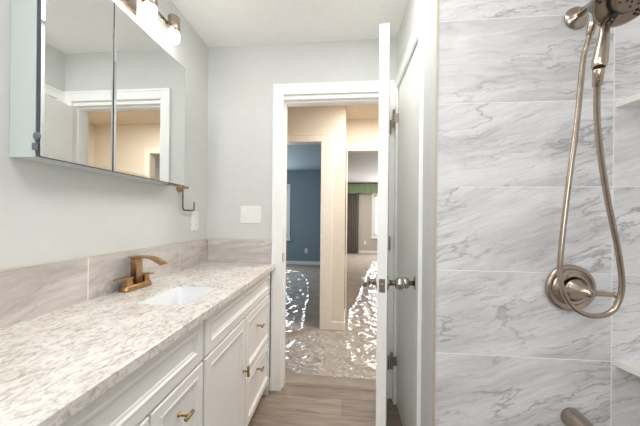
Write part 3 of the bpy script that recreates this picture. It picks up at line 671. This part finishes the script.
# docked hand shower (wand) in the middle of the ring
E1 = HC + onface(HR - 0.006, 0, 0.004); WEND = Vector((0.647, 0.752, 1.606))
dW = (WEND - E1)
pth = [HC + onface(HR - 0.022, 0, 0.003), E1, E1 + dW * 0.3, E1 + dW * 0.6, E1 + dW * 0.85, WEND]
def hr(t):
    K = ((0, 0.0085), (0.2, 0.0095), (0.40, 0.0115), (0.60, 0.0145), (0.80, 0.0160), (0.93, 0.0150), (1.0, 0.0125))
    for (a, x), (b_, y_) in zip(K[:-1], K[1:]):
        if t <= b_: return x + (y_ - x) * (t - a) / (b_ - a)
    return 0.0125
wd = MB().tube([p - SA for p in spline(pth, 7)], hr, 20).build('hand_shower', 'shower', sa)
MB().lathe(o1 + HN * 0.001, HN, [(0, WR), (0.010, WR), (0.014, WR - 0.004), (0.0142, WR - 0.012)], 40).build('wand_face', 'showerface', wd)
MB().lathe(o1 + HN * 0.0011, HN, [(0, WR + 0.003), (0.006, WR + 0.003), (0.0075, WR + 0.001)], 40).build('gasket', 'rubber', wd)
n1_ = nozzle_mesh(0.0026, 0.0025); n1_.parent = wd; first = True
for r_, q in ((0.010, 5), (0.021, 10), (0.031, 14), (0.041, 15)):
    for j in range(q):
        a = 2 * PI * j / q + r_ * 40
        if r_ > 0.038 and abs(math.sin(a)) < 0.35 and math.cos(a) > 0: continue
        put(n1_, wd, o1 + onface(r_ * math.cos(a), r_ * math.sin(a), 0.0148), first); first = False
btn = MB().prism([(-0.006, -0.015), (0.006, -0.015), (0.009, 0.015), (-0.009, 0.015)], 'z', 0, 0.005).build('slide_button', 'rubber', wd)
btn.matrix_local = Matrix.Translation(o1 + onface(HR - 0.0205, 0, 0.006)) @ Matrix((tuple(hsd), tuple(hdn), tuple(HN))).transposed().to_4x4()
# grey diverter block between arm and head
P0 = Vector((0.733, 0.862, 1.846)); P1 = HC - HN * 0.056
MB().cyl(P0 - SA, P1 - SA, 0.022, 20, bev=0.003).build('diverter', 'greyplastic', sa)

# hose
HO = spline([(0.7155, 0.852, 1.790), (0.7140, 0.858, 1.765), (0.7120, 0.866, 1.735), (0.7085, 0.875, 1.690), (0.698, 0.88, 1.518), (0.677, 0.88, 1.337), (0.659, 0.88, 1.155), (0.654, 0.88, 1.049), (0.662, 0.877, 0.998), (0.684, 0.875, 0.958), (0.715, 0.872, 0.937), (0.745, 0.869, 0.932), (0.775, 0.866, 0.941), (0.797, 0.864, 0.967), (0.807, 0.860, 1.029), (0.786, 0.85, 1.131), (0.735, 0.83, 1.302), (0.687, 0.80, 1.462), (0.658, 0.77, 1.563), (0.648, 0.757, 1.583)], 16)
hs = MB().tube([p - SA for p in HO], 0.0072, 14).build('hose', 'shower', sa)
MB().cyl(HO[0] + (HO[0] - HO[6]).normalized() * 0.004 - SA, HO[20] - SA, 0.0115, 18, bev=0.002, r2=0.0095).build('hose_nut', 'shower', hs)
MB().cyl(WEND - SA, HO[-16] - SA, 0.0125, 18, bev=0.002, r2=0.0100).build('hose_nut', 'shower', hs)

# valve trim
vt = thing('shower_valve', 'round nickel shower valve plate with lever handle on the marble tile wall', 'shower valve', (0.773, YS, 0.984))
MB().lathe((0, 0, 0), (0, -1, 0), [(0, 0.078), (0.003, 0.080), (0.008, 0.079), (0.012, 0.074), (0.013, 0.067), (0.009, 0.063), (0.009, 0.059), (0.016, 0.054), (0.022, 0.047), (0.023, 0.041), (0.017, 0.038), (0.017, 0.030)], 48).build('escutcheon', 'shower', vt)
hb2 = MB().lathe((0, -0.022, 0), (0, -1, 0), [(0, 0.035), (0.008, 0.035), (0.012, 0.031), (0.016, 0.029), (0.040, 0.020), (0.062, 0.013), (0.066, 0.010), (0.067, 0.001)], 32).build('handle_hub', 'shower', vt)
MB().tube(spline([(0.0, -0.070, 0.0), (0.03, -0.075, 0.0), (0.062, -0.080, 0.0), (0.070, -0.081, 0.0)], 6), lambda t: 0.0075 if t < 0.8 else 0.0095, 16).build('lever', 'shower', hb2)

# tub spout
ts = thing('tub_spout', 'nickel tub spout projecting from the tiles below the valve', 'tub spout', (0.782, YS, 0.540))
rg = []
for t, zc, hw, hh in ((0, 0, 0.033, 0.033), (0.008, 0, 0.034, 0.034), (0.04, -0.001, 0.032, 0.031), (0.08, -0.004, 0.029, 0.027), (0.12, -0.009, 0.026, 0.023), (0.14, -0.014, 0.022, 0.018), (0.148, -0.018, 0.012, 0.010)):
    rg.append([(hw * math.cos(2 * PI * i / 28), -t, zc + hh * math.sin(2 * PI * i / 28)) for i in range(28)])
MB().rings(rg).build('spout_body', 'shower', ts)
MB().lathe((0, -0.128, -0.022), (0, 0, -1), [(0, 0.016), (0.016, 0.017), (0.018, 0.013)], 20).build('outlet', 'shower', ts)
MB().lathe((0, -0.115, 0.010), (0, 0, 1), [(0, 0.004), (0.012, 0.004), (0.014, 0.008), (0.020, 0.008), (0.022, 0.004)], 14).build('diverter_knob', 'shower', ts)

# ------------------------------------------------------------------ clear plastic film over the carpet
from mathutils import noise as mn
def inpoly(p, poly):
    c = False; j = len(poly) - 1
    for i in range(len(poly)):
        (xi, yi), (xj, yj) = poly[i], poly[j]
        if (yi > p[1]) != (yj > p[1]) and p[0] < (xj - xi) * (p[1] - yi) / (yj - yi) + xi: c = not c
        j = i
    return c
def edist(p, poly):
    d = 9; P = Vector(p)
    for i in range(len(poly)):
        a, b_ = Vector(poly[i - 1]), Vector(poly[i]); e = b_ - a
        t = max(0, min(1, (P - a).dot(e) / e.length_squared)); d = min(d, (P - a - e * t).length)
    return d
def film(name, poly, label, step, amp, seed, zb=0.004):
    xs = [p[0] for p in poly]; ys = [p[1] for p in poly]; m = MB(); bm = m.bm
    nx, ny = int((max(xs) - min(xs)) / step) + 1, int((max(ys) - min(ys)) / step) + 1; V = {}
    for i in range(nx + 1):
        for j in range(ny + 1):
            p = (min(xs) + i * step, min(ys) + j * step)
            q = (p[0] + 0.02 * mn.noise((p[0] * 6, p[1] * 6, seed)), p[1] + 0.02 * mn.noise((p[0] * 6, p[1] * 6, seed + 5)))
            if not inpoly(q, poly): continue
            r1 = 1 - abs(mn.noise((q[0] * 5, q[1] * 5, seed))) * 2; r2 = 1 - abs(mn.noise((q[0] * 13 + 3, q[1] * 13, seed))) * 2
            r3 = mn.noise((q[0] * 34, q[1] * 34, seed))
            ed = edist(q, poly); roll = math.exp(-(ed / 0.03) ** 2)
            z = zb + amp * (0.55 * max(r1, 0) ** 2 + 0.4 * max(r2, 0) ** 2 + 0.12 * (r3 + 1)) * (0.4 + 0.6 * min(1, ed / 0.08)) + amp * 0.9 * roll
            V[i, j] = bm.verts.new((q[0], q[1], z))
    for (i, j) in V:
        if (i + 1, j) in V and (i, j + 1) in V and (i + 1, j + 1) in V:
            f = bm.faces.new((V[i, j], V[i + 1, j], V[i + 1, j + 1], V[i, j + 1])); f.smooth = True
    for v_ in [v_ for v_ in bm.verts if not v_.link_faces]: bm.verts.remove(v_)
    return tag(m.build(name, 'film'), label, 'plastic sheet')
film('plastic_sheet', [(-0.47, 2.13), (-0.36, 2.03), (0.0, 2.015), (0.235, 2.012), (0.9, 2.03), (1.0, 3.0), (0.9, 5.2), (1.0, 7.6), (0.79, 7.6), (0.405, 5.38), (0.19, 4.05), (0.07, 3.5), (0.035, 2.92), (-0.10, 2.84), (-0.30, 2.86), (-0.44, 2.72), (-0.62, 2.62), (-0.62, 2.25)],
     'crinkled clear plastic film laid over the hall carpet into the bright far room', 0.020, 0.024, 3.1)
film('plastic_sheet', [(-0.92, 2.62), (-0.47, 2.74), (-0.40, 2.9), (-0.46, 3.4), (-0.50, 3.97), (-0.60, 4.8), (-0.76, 5.4), (-0.95, 5.85), (-1.33, 6.1), (-1.7, 6.0), (-1.3, 4.0), (-0.95, 3.02)],
     'bluish clear plastic film on the floor of the slate blue bedroom doorway', 0.024, 0.032, 8.7, 0.006)
